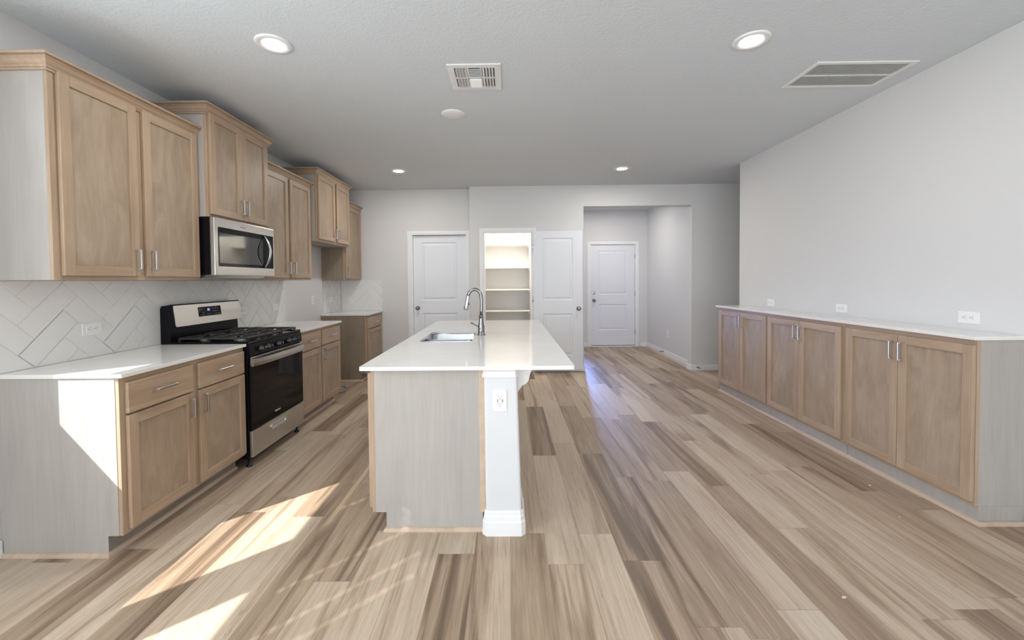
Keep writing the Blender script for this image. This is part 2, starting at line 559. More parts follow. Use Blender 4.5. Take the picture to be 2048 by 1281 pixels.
# ------------------------------------------------------------------ interior doors
def leaf_mesh(w_, h_, panels, thick=0.035):
    """door leaf, front at y=0 facing -y, x 0..w, z 0..h, two moulded panels"""
    bm = BM()
    xs0, xs1 = panels[0][0], panels[0][1]
    add_box(bm, 0, xs0, 0, thick, 0, h_)
    add_box(bm, xs1, w_, 0, thick, 0, h_)
    zs = [0] + [z for p in sorted(panels, key=lambda q: q[2]) for z in (p[2], p[3])] + [h_]
    for a, b in zip(zs[::2], zs[1::2]):
        add_box(bm, xs0, xs1, 0, thick, a, b)
    for (a, b, c, d) in panels:
        prev = None
        for ins, dep in ((0, 0), (0.012, 0.009), (0.026, 0.009), (0.046, 0.002), (0.05, 0.002)):
            lp = [bm.verts.new(p) for p in ((a + ins, dep, c + ins), (b - ins, dep, c + ins), (b - ins, dep, d - ins), (a + ins, dep, d - ins))]
            if prev:
                for q in range(4):
                    bm.faces.new((prev[q], prev[(q + 1) % 4], lp[(q + 1) % 4], lp[q]))
            prev = lp
        bm.faces.new(prev)
        add_box(bm, a, b, thick - 0.004, thick, c, d)
    return bm

def knob_mesh(x, y, z, s=1.0):
    bm = BM()
    add_lathe(bm, [(0, 0), (0.031 * s, 0), (0.031 * s, -0.006), (0.014 * s, -0.009), (0.011 * s, -0.032), (0.020 * s, -0.040), (0.027 * s, -0.052), (0.024 * s, -0.063), (0.012 * s, -0.068), (0, -0.069)], 20, (x, y, z), 'y')
    return bm

def casing(parent, x0, x1, zt, y, wd=0.062, z0=0.0):
    bm = BM()
    for a, b in ((x0 - wd, x0), (x1, x1 + wd)):
        add_box(bm, a, b, y - 0.014, y - 0.0005, z0, zt + wd, bev=0.003)
        m = (a + b) / 2
        add_box(bm, m - 0.012, m + 0.012, y - 0.019, y - 0.014, z0, zt + wd - 0.01, bev=0.002)
    add_box(bm, x0, x1, y - 0.014, y - 0.0005, zt, zt + wd, bev=0.003)
    add_box(bm, x0, x1, y - 0.019, y - 0.014, zt + 0.02, zt + 0.044, bev=0.002)
    return obj('door_casing', bm, 'white_trim', parent)

def jamb(parent, x0, x1, zt, y0, y1):
    bm = BM()
    add_box(bm, x0, x0 + 0.018, y0, y1, 0, zt); add_box(bm, x1 - 0.018, x1, y0, y1, 0, zt); add_box(bm, x0 + 0.018, x1 - 0.018, y0, y1, zt - 0.018, zt)
    return obj('door_jamb', bm, 'white_trim', parent)

# door 1: closed, to the left
d = thing('door_1', 'closed white two-panel door with a round knob, left of the pantry', 'door', (0, 0, 0), kind='structure')
casing(d, -1.452, -0.617, 2.052, YB)
jamb(d, -1.454, -0.613, 2.074, YB, YB + 0.115)
lw = 0.80
lf = obj('door_leaf', leaf_mesh(lw, 2.03, [(0.125, lw - 0.135, 1.05 - 0.012, 1.925), (0.125, lw - 0.135, 0.235, 0.845)]), 'white_door', d, (-1.434, YB + 0.045, 0.018))
obj('door_knob', knob_mesh(0.058, 0, 0.925), 'dark_nickel', lf)

# door 2: pantry door folded flat against the wall
d = thing('door_2', 'white two-panel pantry door swung open flat against the wall', 'door', (0, 0, 0), kind='structure')
casing(d, PX0 + 0.004, PX1 - 0.004, 2.060, YBR)
jamb(d, PX0, PX1, 2.072, YBR, YBR + 0.12)
lw = 0.716
lf = obj('door_leaf', leaf_mesh(lw, 2.04, [(0.135, lw - 0.145, 1.03, 1.935), (0.135, lw - 0.145, 0.215, 0.833)]), 'white_door', d, (PX1 + 0.012, YBR - 0.062, 0.03), R(-0.6))
obj('door_knob', knob_mesh(lw - 0.062, 0, 0.905), 'dark_nickel', lf)
bm = BM(); add_box(bm, lw, lw + 0.002, 0.006, 0.029, 0.875, 0.935)
obj('latch_plate', bm, 'dark_nickel', lf)
for z in (0.25, 1.03, 1.79):
    bm = BM(); add_lathe(bm, [(0, 0), (0.007, 0), (0.007, 0.09), (0, 0.09)], 10, (PX1 + 0.006, YBR - 0.024, z))
    obj('hinge', bm, 'nickel', d)

# door 3: front door at the end of the hall
d = thing('door_3', 'white two-panel front door with deadbolt at the end of the hall', 'door', (0, 0, 0), kind='structure')
casing(d, 1.657, 2.573, 2.052, YE)
jamb(d, 1.655, 2.575, 2.065, YE, YE + 0.12)
lw = 0.876
lf = obj('door_leaf', leaf_mesh(lw, 2.015, [(0.15, lw - 0.155, 1.02, 1.90), (0.15, lw - 0.155, 0.305, 0.825)]), 'white_door', d, (1.676, YE + 0.012, 0.028))
obj('door_knob', knob_mesh(0.058, 0, 0.905, 1.1), 'dark_nickel', lf)
bm = BM(); add_lathe(bm, [(0, 0), (0.033, 0), (0.031, -0.012), (0.022, -0.016), (0, -0.016)], 20, (0.052, 0, 1.060), 'y'); add_box(bm, 0.048, 0.056, -0.03, -0.015, 1.045, 1.075, bev=0.002)
obj('deadbolt', bm, 'nickel', lf)
for z in (0.25, 1.01, 1.76):
    bm = BM(); add_box(bm, 2.549, 2.562, YE - 0.004, YE + 0.011, z, z + 0.1, bev=0.002)
    obj('hinge', bm, 'nickel', d)
bm = BM(); add_box(bm, 1.676, 2.552, YE + 0.008, YE + 0.05, 0.0, 0.026); obj('weather_strip', bm, 'gasket_dark', d)
bm = BM(); add_box(bm, 1.66, 2.57, YE - 0.03, YE + 0.007, 0.0, 0.018, bev=0.004); obj('threshold', bm, 'white_trim', d)

# spring door stops on the baseboards
def door_stop(x, y, z, dirv, label):
    bm = BM()
    dv = Vector(dirv)
    p = Vector((x, y, z))
    pts = [p + dv * t_ for t_ in (0, 0.006, 0.0061, 0.06, 0.0601, 0.075)]
    add_tube(bm, pts, [0.012, 0.012, 0.006, 0.006, 0.009, 0.008], 10)
    tag(obj('door_stop', bm, 'dark_nickel'), label, 'door stop', 'spring door stops on the baseboards')
door_stop(2.785, YBR - BT, 0.05, (0, -1, 0), 'small metal door stop on the back wall baseboard beside the low cabinets')
door_stop(HRX - BT, 7.38, 0.05, (-1, 0, 0), 'small metal door stop on the hall baseboard')

# ------------------------------------------------------------------ pantry shelves
for k, (z, lab) in enumerate([(1.955, 'topmost white pantry shelf'), (1.572, 'white pantry shelf, second from the top'), (1.206, 'white pantry shelf, third from the top'), (0.852, 'white pantry shelf just above the island top'), (0.48, 'lowest white pantry shelf, behind the island')]):
    t = thing('pantry_shelf', lab, 'shelf', (0, 0, z), group='shelves in the pantry')
    box_obj('shelf_board', (-0.519, PRX - 0.001, 6.80, PYB - 0.001, -0.019, 0), 'pantry_shelf_paint', t, 0.001)
    box_obj('support_cleat', (PRX - 0.020, PRX - 0.001, 6.83, PYB - 0.001, -0.060, -0.0195), 'pantry_shelf_paint', t, 0.002)
lamp('pantry_lamp', 'POINT', (-0.05, 6.36, 2.50), (0, 0, -1), 44, (1.0, 0.90, 0.76), shadow_soft_size=0.08)
lamp('hall_lamp', 'AREA', (1.85, 7.3, H - 0.02), (0, 0, -1), 13, (1.0, 0.96, 0.92), shape='DISK', size=0.16)

# ------------------------------------------------------------------ cabinets
def handle_mesh(cx, y, cz, length, vertical):
    bm = BM()
    hl, t_ = length / 2, 0.0055
    if vertical:
        add_box(bm, cx - t_, cx + t_, y - 0.034, y - 0.024, cz - hl, cz + hl, bev=0.0015)
        for s in (-1, 1):
            z = cz + s * (hl - t_)
            add_box(bm, cx - t_, cx + t_, y - 0.025, y - 0.0003, z - t_, z + t_, bev=0.001)
    else:
        add_box(bm, cx - hl, cx + hl, y - 0.034, y - 0.024, cz - t_, cz + t_, bev=0.0015)
        for s in (-1, 1):
            x = cx + s * (hl - t_)
            add_box(bm, x - t_, x + t_, y - 0.025, y - 0.0003, cz - t_, cz + t_, bev=0.001)
    return bm

def door_parts(t, x0, x1, z0, z1, hx, hz, sw=0.053, hinge=None):
    y0, y1 = -0.0205, -0.0005
    bm = BM()
    for a, b in ((x0, x0 + sw), (x1 - sw, x1)):
        add_box(bm, a, b, y0, y1, z0, z1, bev=0.0016, mi=0)
    for a, b in ((z0, z0 + sw), (z1 - sw, z1)):
        add_box(bm, x0 + sw, x1 - sw, y0 + 0.0002, y1, a, b, bev=0.0016, mi=1)
    dr = obj('door', bm, ('maple_vertical', 'maple_horizontal'), t)
    bm = BM()
    add_box(bm, x0 + sw - 0.002, x1 - sw + 0.002, y0 + 0.010, y1 - 0.003, z0 + sw - 0.002, z1 - sw + 0.002)
    obj('door_panel', bm, 'maple_panel', dr)
    if hx is not None:
        obj('handle', handle_mesh(hx, y0, hz, 0.118, True), 'nickel', dr)
    return dr

def drawer_parts(t, x0, x1, z0, z1):
    bm = BM()
    add_box(bm, x0, x1, -0.0205, -0.0005, z0, z1, bev=0.003, seg=2)
    dr = obj('drawer', bm, 'maple_horizontal', t)
    obj('handle', handle_mesh((x0 + x1) / 2 - 0.005, -0.0205, (z0 + z1) / 2 + 0.005, 0.132, False), 'nickel', dr)

def shoe(bm, path):
    """quarter-round strip, path of ((x,y),(ox,oy)) floor points with outward offsets"""
    prof = [(0.0, 0.0), (0.017, 0.0), (0.0155, 0.008), (0.011, 0.015), (0.005, 0.019), (0.0, 0.020)]
    rings = [[bm.verts.new((p[0] + o[0] * a, p[1] + o[1] * a, b)) for a, b in prof] for p, o in path]
    for r0, r1 in zip(rings, rings[1:]):
        for q in range(len(prof)):
            q2 = (q + 1) % len(prof)
            bm.faces.new((r0[q], r0[q2], r1[q2], r1[q]))
    bm.faces.new(rings[0]); bm.faces.new(rings[-1][::-1])

CROWN = [(0.0, -0.075), (0.009, -0.075), (0.009, -0.066), (0.005, -0.064), (0.011, -0.060), (0.013, -0.052), (0.010, -0.050), (0.017, -0.042), (0.024, -0.030), (0.035, -0.021), (0.040, -0.019), (0.036, -0.016), (0.046, -0.014), (0.047, -0.003), (0.044, 0.0), (0.0, 0.0)]
def crown(t, w_, dp, zt, left, right):
    bm = BM()
    rings = []
    def station(f):
        rings.append([bm.verts.new((*f(o), zt + z)) for o, z in CROWN])
    if left:
        station(lambda o: (-o, dp)); station(lambda o: (-o, -o))
    else:
        station(lambda o: (0.0, -o))
    if right:
        station(lambda o: (w_ + o, -o)); station(lambda o: (w_ + o, dp))
    else:
        station(lambda o: (w_, -o))
    for r0, r1 in zip(rings, rings[1:]):
        for q in range(len(CROWN)):
            q2 = (q + 1) % len(CROWN)
            bm.faces.new((r0[q], r0[q2], r1[q2], r1[q]))
    bm.faces.new(rings[0]); bm.faces.new(rings[-1][::-1])
    obj('crown_molding', bm, 'maple_horizontal', t)

def cabinet(name, label, cat, loc, rotz, w_, dp, z0, z1, doors=(), drawers=(), toe=None, cr=None, ends=(), group=None, end_shoe=(), hz=None, skin='laminate', open_top=False):
    t = thing(name, label, cat, loc, rotz, group)
    if open_top:
        bm = BM()
        add_box(bm, 0.0005, 0.018, 0.019, dp, z0, z1); add_box(bm, w_ - 0.018, w_ - 0.0005, 0.019, dp, z0, z1)
        add_box(bm, 0.018, w_ - 0.018, dp - 0.012, dp, z0, z1); add_box(bm, 0.018, w_ - 0.018, 0.019, dp - 0.012, z0, z0 + 0.016)
        obj('carcass', bm, skin, t)
    else:
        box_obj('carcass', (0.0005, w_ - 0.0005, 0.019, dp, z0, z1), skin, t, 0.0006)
    bm = BM()
    st = 0.040
    xs = sorted([d_[0] for d_ in doors] + [d_[1] for d_ in doors])
    add_box(bm, 0, st, 0, 0.019, z0, z1, bev=0.0008)
    add_box(bm, w_ - st, w_, 0, 0.019, z0, z1, bev=0.0008)
    add_box(bm, st, w_ - st, 0.0003, 0.019, z0, z0 + 0.045, mi=1)
    add_box(bm, st, w_ - st, 0.0003, 0.019, z1 - 0.045, z1, mi=1)
    if len(doors) == 2:
        m = (doors[0][1] + doors[1][0]) / 2
        add_box(bm, m - 0.038, m + 0.038, 0.0003, 0.019, z0 + 0.045, z1 - 0.045)
    if drawers:
        zc = (drawers[0][2] + doors[0][3]) / 2
        add_box(bm, st, w_ - st, 0.0005, 0.019, zc - 0.02, zc + 0.02, mi=1)
    obj('face_frame', bm, ('maple_vertical', 'maple_horizontal'), t)
    for (a, b, c, d_, side) in doors:
        hx = {'l': a + 0.029, 'r': b - 0.029, None: None}[side]
        door_parts(t, a, b, c, d_, hx, hz)
    for dd in drawers:
        drawer_parts(t, *dd)
    if toe is not None:
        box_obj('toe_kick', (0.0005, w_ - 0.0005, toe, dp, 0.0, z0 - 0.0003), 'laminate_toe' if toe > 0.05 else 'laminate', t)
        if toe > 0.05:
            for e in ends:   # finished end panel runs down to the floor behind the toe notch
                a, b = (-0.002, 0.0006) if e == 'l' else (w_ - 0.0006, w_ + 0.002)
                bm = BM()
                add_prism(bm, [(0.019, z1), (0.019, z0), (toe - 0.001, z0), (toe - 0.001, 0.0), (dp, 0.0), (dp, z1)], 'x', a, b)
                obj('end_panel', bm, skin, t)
        bm = BM()
        e0 = -0.002 if 'l' in end_shoe else 0.0
        e1 = w_ + 0.002 if 'r' in end_shoe else w_
        path = []
        path += [((e0, dp), (-1, 0)), ((e0, toe), (-1, -1))] if 'l' in end_shoe else [((e0, toe), (0, -1))]
        path += [((e1, toe), (1, -1)), ((e1, dp), (1, 0))] if 'r' in end_shoe else [((e1, toe), (0, -1))]
        shoe(bm, path)
        obj('shoe_molding', bm, 'shoe_wood', t)
    if cr:
        crown(t, w_, dp, *cr)
    return t

RL, RR = R(90), R(-90)
G = 0.003
BD = XF - XW - G
GB = 'base cabinets along the left wall'
def base(label, ya, yb, doors, drawers, **kw):
    return cabinet('base_cabinet', label, 'cabinet', (XF, ya, 0), RL, yb - ya, BD, 0.102, CB - 0.001,
                   [(a - ya, b - ya, 0.122, 0.697, s) for a, b, s in doors], [(a - ya, b - ya, 0.707, 0.864) for a, b in drawers],
                   toe=0.076, group=GB, hz=0.610, **kw)
base('maple base cabinet with a sunlit grey end panel, in front of the range', Y0, Y1 - G, [(2.029, 2.456, 'r'), (2.503, 2.938, 'l')], [(2.029, 2.456), (2.503, 2.938)], ends='l', end_shoe='l')
base('maple base cabinet between the range and the empty refrigerator space', Y2 + G, Y3, [(3.736, 4.158, 'r'), (4.194, 4.634, 'l')], [(3.736, 4.158), (4.194, 4.634)], ends='r', end_shoe='r')
base('narrow one-door base cabinet in the far corner', Y5, YB - G, [(5.583, 6.176, 'l')], [(5.583, 6.176)], ends='l', end_shoe='l', skin='laminate_shaded')

GU = 'wall cabinets along the left wall'
def upper(label, xf, ya, yb, z0, zt, doors, zb, ztop, hz, cr, **kw):
    return cabinet('wall_cabinet', label, 'cabinet', (xf, ya, 0), RL, yb - ya, xf - XW - G, z0, zt - 0.004,
                   [(a - ya, b - ya, zb, ztop, s) for a, b, s in doors], cr=(zt, *cr), group=GU, hz=hz, **kw)
upper('tall maple wall cabinet with a pale side panel, above the sunlit counter end', XU, Y0, Y1 - G, 1.380, 2.473, [(2.034, 2.458, 'r'), (2.503, 2.938, 'l')], 1.402, 2.412, 1.502, (True, False))
upper('raised maple wall cabinet directly above the microwave', XUM, Y1, Y2, 1.838, 2.646, [(2.972, 3.323, 'r'), (3.327, 3.680, 'l')], 1.858, 2.590, 1.958, (True, True))
upper('maple wall cabinet just past the microwave', XU, Y2 + G, Y3, 1.380, 2.473, [(3.745, 4.153, 'r'), (4.197, 4.622, 'l')], 1.402, 2.408, 1.502, (False, True))
upper('short raised maple wall cabinet over the empty refrigerator space', XU4, Y3 + 0.012, YU5 - G, 1.824, 2.646, [(4.680, 5.125, 'r'), (5.177, 5.582, 'l')], 1.850, 2.584, 1.948, (True, True))
upper('narrow one-door wall cabinet in the far corner', XU, YU5, YB - G, 1.380, 2.473, [(5.626, 6.196, 'l')], 1.402, 2.405, 1.495, (False, False), skin='laminate_shaded')

GR = 'low cabinets along the right wall'
HRT = 1.0318
def low(label, ya, yb, doors, **kw):
    cabinet('low_cabinet', label, 'cabinet', (XRF, yb, 0), RR, yb - ya, XRW - XRF - G, 0.102, HRT - 0.021,
            [(yb - b, yb - a, 0.125, 0.982, s) for a, b, s in doors], toe=0.022, group=GR, hz=0.882, **kw)
low('low maple two-door cabinet with grey end panel, closest to the camera on the right', YR0, 3.100 - G, [(2.671, 3.076, 'r'), (2.239, 2.667, 'l')], end_shoe='r')
low('low maple two-door cabinet in the middle of the right run', 3.100, 4.016 - G, [(3.574, 4.002, 'r'), (3.126, 3.570, 'l')])
low('low maple two-door cabinet at the far end of the right run', 4.016, YR1, [(4.476, 4.910, 'r'), (4.028, 4.472, 'l')], end_shoe='l')

# ------------------------------------------------------------------ countertops
def counter(label, x0, x1, y0, y1, zt):
    tag(box_obj('countertop', (x0, x1, y0, y1, zt - 0.020, zt), 'quartz', bev=0.0022, seg=2), label, 'countertop')
counter('white quartz countertop end with a sun streak, in front of the range', XW + G, XF + 0.027, Y0 - 0.012, Y1 - G, CT)
counter('white quartz countertop just past the range', XW + G, XF + 0.027, Y2 + G, Y3 + 0.022, CT)
counter('small white quartz countertop in the far corner', XW + G, XF + 0.027, Y5 - 0.012, YB - G, CT)
counter('long narrow white quartz countertop on the low right cabinets', XRF - 0.025, XRW - 0.002, YR0 - 0.010, YR1 + 0.022, HRT)

# ------------------------------------------------------------------ herringbone backsplash
def clip(poly, x0, x1, y0, y1):
    for ax, lim, sg in ((0, x0, 1), (0, x1, -1), (1, y0, 1), (1, y1, -1)):
        out = []
        for k in range(len(poly)):
            a, b = poly[k - 1], poly[k]
            da, db = sg * (a[ax] - lim), sg * (b[ax] - lim)
            if (da < 0) != (db < 0):
                q = da / (da - db)
                out.append((a[0] + (b[0] - a[0]) * q, a[1] + (b[1] - a[1]) * q))
            if db >= 0:
                out.append(b)
        poly = out
        if len(poly) < 3:
            return []
    return poly

def herringbone(name, label, place, x0, x1, z0, z1, ox, oz):
    W_, L_, g = 0.1096, 0.3168, 0.0022
    bm = BM()
    c = math.sqrt(0.5)
    def to(p, d_):
        return bm.verts.new(place(p[0], p[1], d_))
    q = [to(p, 0.004) for p in ((x0, z0), (x1, z0), (x1, z1), (x0, z1))]
    bm.faces.new(q).material_index = 1
    q0 = [to(p, 0.0005) for p in ((x0, z0), (x1, z0), (x1, z1), (x0, z1))]
    for k in range(4):
        bm.faces.new((q0[k], q0[(k + 1) % 4], q[(k + 1) % 4], q[k])).material_index = 1
    for a in range(-40, 41):
        for b in range(-16, 17):
            bu, bv = a * W_ + b * L_, a * W_ - b * L_
            for (ru0, ru1, rv0, rv1) in ((0, L_, 0, W_), (0, W_, W_, W_ + L_)):
                def rect(i):
                    pts = [(bu + ru0 + i, bv + rv0 + i), (bu + ru1 - i, bv + rv0 + i), (bu + ru1 - i, bv + rv1 - i), (bu + ru0 + i, bv + rv1 - i)]
                    return [(ox + (u - v) * c, oz + (u + v) * c) for u, v in pts]
                lo = clip(rect(g / 2), x0, x1, z0, z1)
                hi = clip(rect(g / 2 + 0.0015), x0 + 0.001, x1 - 0.001, z0 + 0.001, z1 - 0.001)
                if len(lo) < 3 or len(hi) < 3:
                    continue
                if len(lo) == len(hi):
                    A = [to(p, 0.004) for p in lo]
                    B = [to(p, 0.0075) for p in hi]
                    for k in range(len(A)):
                        bm.faces.new((A[k], A[(k + 1) % len(A)], B[(k + 1) % len(A)], B[k]))
                    bm.faces.new(B)
                else:
                    bm.faces.new([to(p, 0.0075) for p in hi])
    tag(obj(name, bm, ('tile_white', 'grout')), label, 'backsplash')
herringbone('tile_backsplash', 'white herringbone tile backsplash behind the range and its counters', lambda a, b, d_: (XW + d_, a, b), Y0, 4.662, CT + 0.0005, 1.3795, 2.172, 1.222)
herringbone('tile_backsplash', 'white herringbone tile on the left wall above the far corner counter', lambda a, b, d_: (XW + d_, a, b), 5.62, YB - 0.009, CT + 0.0005, 1.3795, 5.62, 1.05)
herringbone('tile_backsplash', 'square of white herringbone tile on the back wall above the corner counter', lambda a, b, d_: (a, YB - d_, b), XW + 0.009, -1.895, CT + 0.0005, 1.3795, -2.30, 1.06)

# ------------------------------------------------------------------ outlets and switches
def outlet(label, loc, normal, horizontal=True, style='duplex', group='white wall outlets', w_=0.118, h_=0.073):
    """plate in local x (width) / z (height), facing -y"""
    rz = {'+x': R(90), '-x': R(-90), '-y': 0.0}[normal]
    t = thing('wall_outlet', label, 'outlet', loc, rz, group)
    a, b = (w_ / 2, h_ / 2) if horizontal else (h_ / 2, w_ / 2)
    box_obj('cover_plate', (-a, a, -0.0055, -0.0003, -b, b), 'white_plastic', t, 0.0025, 2)
    def P(u, v):
        return (u, v) if horizontal else (-v, u)
    def slot(bm, u, v, du, dv, y0=-0.0092, y1=-0.0078):
        x, z = P(u, v)
        if not horizontal:
            du, dv = dv, du
        add_box(bm, x - du, x + du, y0, y1, z - dv, z + dv)
    if style == 'switch':
        bm = BM(); slot(bm, 0, 0, 0.033, 0.016, -0.0085, -0.005)
        obj('rocker', bm, 'white_plastic', t)
        return t
    for s in (-1, 1):
        cu = s * 0.0195
        bm = BM()
        slot(bm, cu, 0, 0.0165, 0.0165, -0.0080, -0.0050)
        rc = obj('receptacle', bm, 'white_plastic', t)
        bm = BM()
        for v in (-0.0063, 0.0063):
            slot(bm, cu + 0.004, v, 0.0040, 0.0013)
        slot(bm, cu - 0.0085, 0, 0.0026, 0.0026)
        obj('slots', bm, 'slot_grey', rc)
    if style == 'usb':
        bm = BM()
        for v in (-0.0125, 0.0125):
            slot(bm, 0, v, 0.0075, 0.0028)
        obj('usb_port', bm, 'slot_grey', t)
    return t
TX = XW + 0.0078
outlet('horizontal white outlet on the tile above the sunlit counter', (TX, 2.472, 1.087), '+x')
outlet('horizontal white outlet on the tile, half hidden behind the range console', (TX, 3.905, 1.090), '+x')
outlet('horizontal white switch plate on the tile past the range', (TX, 4.455, 1.088), '+x', style='switch')
outlet('upright white outlet on the bare wall of the refrigerator space', (XW, 5.325, 1.122), '+x', horizontal=False)
outlet('white outlet on the left-wall tile above the far corner counter', (TX, 5.845, 1.105), '+x')
outlet('white outlet low over the right counter, farthest of three', (XRW, 4.400, 1.093), '-x')
outlet('white outlet low over the right counter, second of three', (XRW, 3.475, 1.096), '-x')
outlet('white outlet low over the right counter, closest of three', (XRW, 2.522, 1.106), '-x')
outlet('upright white outlet low on the right wall of the entry hall', (HRX, 7.205, 0.395), '-x', horizontal=False)

# ------------------------------------------------------------------ island
IX0, IX1, IY0, IY1 = -0.777, 0.343, 2.118, 4.567
SX0, SX1, SY0, SY1 = -0.655, -0.268, 2.968, 3.605
bm = BM()
hole = rrect(SX0, SX1, SY0, SY1, 0.075)
outer = rrect(IX0, IX1, IY0, IY1, 0.008, 2)
def ring(pts, z):
    return [bm.verts.new((x, y, z)) for x, y in pts]
lo_, hi_, lh, hh = ring(outer, CB), ring(outer, CT), ring(hole, CB), ring(hole, CT)
for a, b in ((lo_, hi_), (hh, lh)):
    for k in range(len(a)):
        bm.faces.new((a[k], a[(k + 1) % len(a)], b[(k + 1) % len(a)], b[k]))
for a, b in ((lo_, lh), (hi_, hh)):
    es = []
    for lp in (a, b):
        for k in range(len(lp)):
            e = bm.edges.get((lp[k], lp[(k + 1) % len(lp)]))
            es.append(e)
    bmesh.ops.triangle_fill(bm, use_beauty=True, use_dissolve=False, edges=es)
tag(obj('island_countertop', bm, 'quartz'), 'large white quartz island top with an undermount sink cutout', 'countertop')

# sink
t = thing('kitchen_sink', 'stainless double-bowl undermount sink in the island top', 'sink', ((SX0 + SX1) / 2, (SY0 + SY1) / 2, CB - 0.001))
cx_, cy_ = (SX0 + SX1) / 2, (SY0 + SY1) / 2
hx_ = (SX1 - SX0) / 2 + 0.004
def bowl(y0, y1):
    bm = BM()
    rings = []
    for ins, z, rr in ((-0.018, 0.0, 0.07), (0.0, 0.0, 0.06), (0.002, -0.006, 0.058), (0.008, -0.16, 0.052), (0.016, -0.186, 0.05), (0.036, -0.198, 0.04), (0.07, -0.202, 0.03)):
        e = max(ins, 0.0) if True else ins
        xo = ins
        lim0, lim1 = (y0 + (ins if ins > 0 else 0)), (y1 - (ins if ins > 0 else 0))
        rings.append([bm.verts.new((x, y, z)) for x, y in rrect(-hx_ + max(xo, -0.01), hx_ - max(xo, -0.01), lim0, lim1, max(0.02, min(rr, (lim1 - lim0) / 2 - 0.01)))])
    for a, b in zip(rings, rings[1:]):
        for k in range(len(a)):
            f = bm.faces.new((a[k], a[(k + 1) % len(a)], b[(k + 1) % len(a)], b[k]))
            f.smooth = True
    bm.faces.new(rings[-1])
    bw = obj('bowl', bm, 'sink_steel', t)
    bm = BM()
    add_lathe(bm, [(0.045, -0.2015), (0.043, -0.199), (0.034, -0.200), (0.03, -0.2014), (0, -0.2014)], 20, (0, (y0 + y1) / 2, 0))
    obj('drain', bm, 'nickel', bw)
hy_ = (SY1 - SY0) / 2 + 0.004
sp_ = 3.215 - cy_
bowl(-hy_, sp_ - 0.012)
bowl(sp_ + 0.012, hy_)
bm = BM(); add_box(bm, -hx_, hx_, sp_ - 0.012, sp_ + 0.012, -0.022, -0.014, bev=0.003)
obj('divider', bm, 'sink_steel', t)

# faucet
FX, FY = -0.218, 3.345
t = thing('kitchen_faucet', 'brushed nickel gooseneck pull-down faucet beside the sink', 'faucet', (FX, FY, CT))
bm = BM()
add_lathe(bm, [(0, 0), (0.034, 0), (0.034, 0.006), (0.027, 0.010), (0.026, 0.05), (0.027, 0.066), (0.022, 0.09), (0.0175, 0.13), (0.0165, 0.150), (0.021, 0.153), (0.021, 0.160), (0.016, 0.163), (0, 0.163)], 24)
obj('faucet_body', bm, 'dark_nickel', t)
bm = BM()
pts = [(0, 0, 0.155), (0.003, 0, 0.20), (0.005, 0, 0.25), (0.004, 0, 0.29)]
for k in range(1, 13):
    a = R(8 + 157 * k / 12)
    pts.append((-0.051 + 0.055 * math.cos(a), 0, 0.300 + 0.072 * math.sin(a)))
obj_pts_end = pts[-1]
add_tube(bm, pts, 0.0132, 16)
obj('spout', bm, 'dark_nickel', t)
bm = BM()
e = Vector(obj_pts_end); dv = (Vector(pts[-1]) - Vector(pts[-2])).normalized()
dv = Vector((-0.17, 0, -1)).normalized()
add_tube(bm, [e + dv * s for s in (-0.004, 0.0, 0.03, 0.05, 0.108, 0.114)], [0.0135, 0.0152, 0.0150, 0.016, 0.0200, 0.017], 18)
sh = obj('spray_head', bm, 'nickel', t)
bm = BM(); p = e + dv * 0.066; add_box(bm, p.x + 0.013, p.x + 0.020, p.y - 0.006, p.y + 0.006, p.z - 0.014, p.z + 0.014, bev=0.002)
obj('spray_button', bm, 'knob_black', sh)
bm = BM()
add_tube(bm, [(-0.02, -0.004, 0.068), (-0.045, -0.008, 0.082), (-0.066, -0.010, 0.094), (-0.078, -0.011, 0.101), (-0.084, -0.011, 0.104)], [0.006, 0.0052, 0.006, 0.0085, 0.006], 12)
obj('lever', bm, 'dark_nickel', t)

# island base: its door side faces the range
ICX, ICY0, ICY1 = -0.745, 2.204, 4.485
t = cabinet('island_cabinet', 'island base cabinet with a plain grey end panel, under the sink', 'cabinet', (ICX, ICY1, 0), RR, ICY1 - ICY0, 0.600, 0.102, CB - 0.001,
            [(0.02, 0.45, 0.122, 0.862, 'l'), (0.47, 0.92, 0.122, 0.862, 'r'), (0.94, 1.37, 0.122, 0.862, 'l'), (1.39, 1.82, 0.122, 0.862, 'r'), (1.84, 2.27, 0.122, 0.862, 'l')],
            toe=0.076, ends='r', end_shoe='r', hz=0.76, open_top=True)
wI = ICY1 - ICY0
bm = BM(); add_box(bm, wI + 0.0005, wI + 0.005, 0.585, 0.6175, 0.10, CB - 0.001, bev=0.0015)
obj('scribe_strip', bm, 'shoe_wood', t)

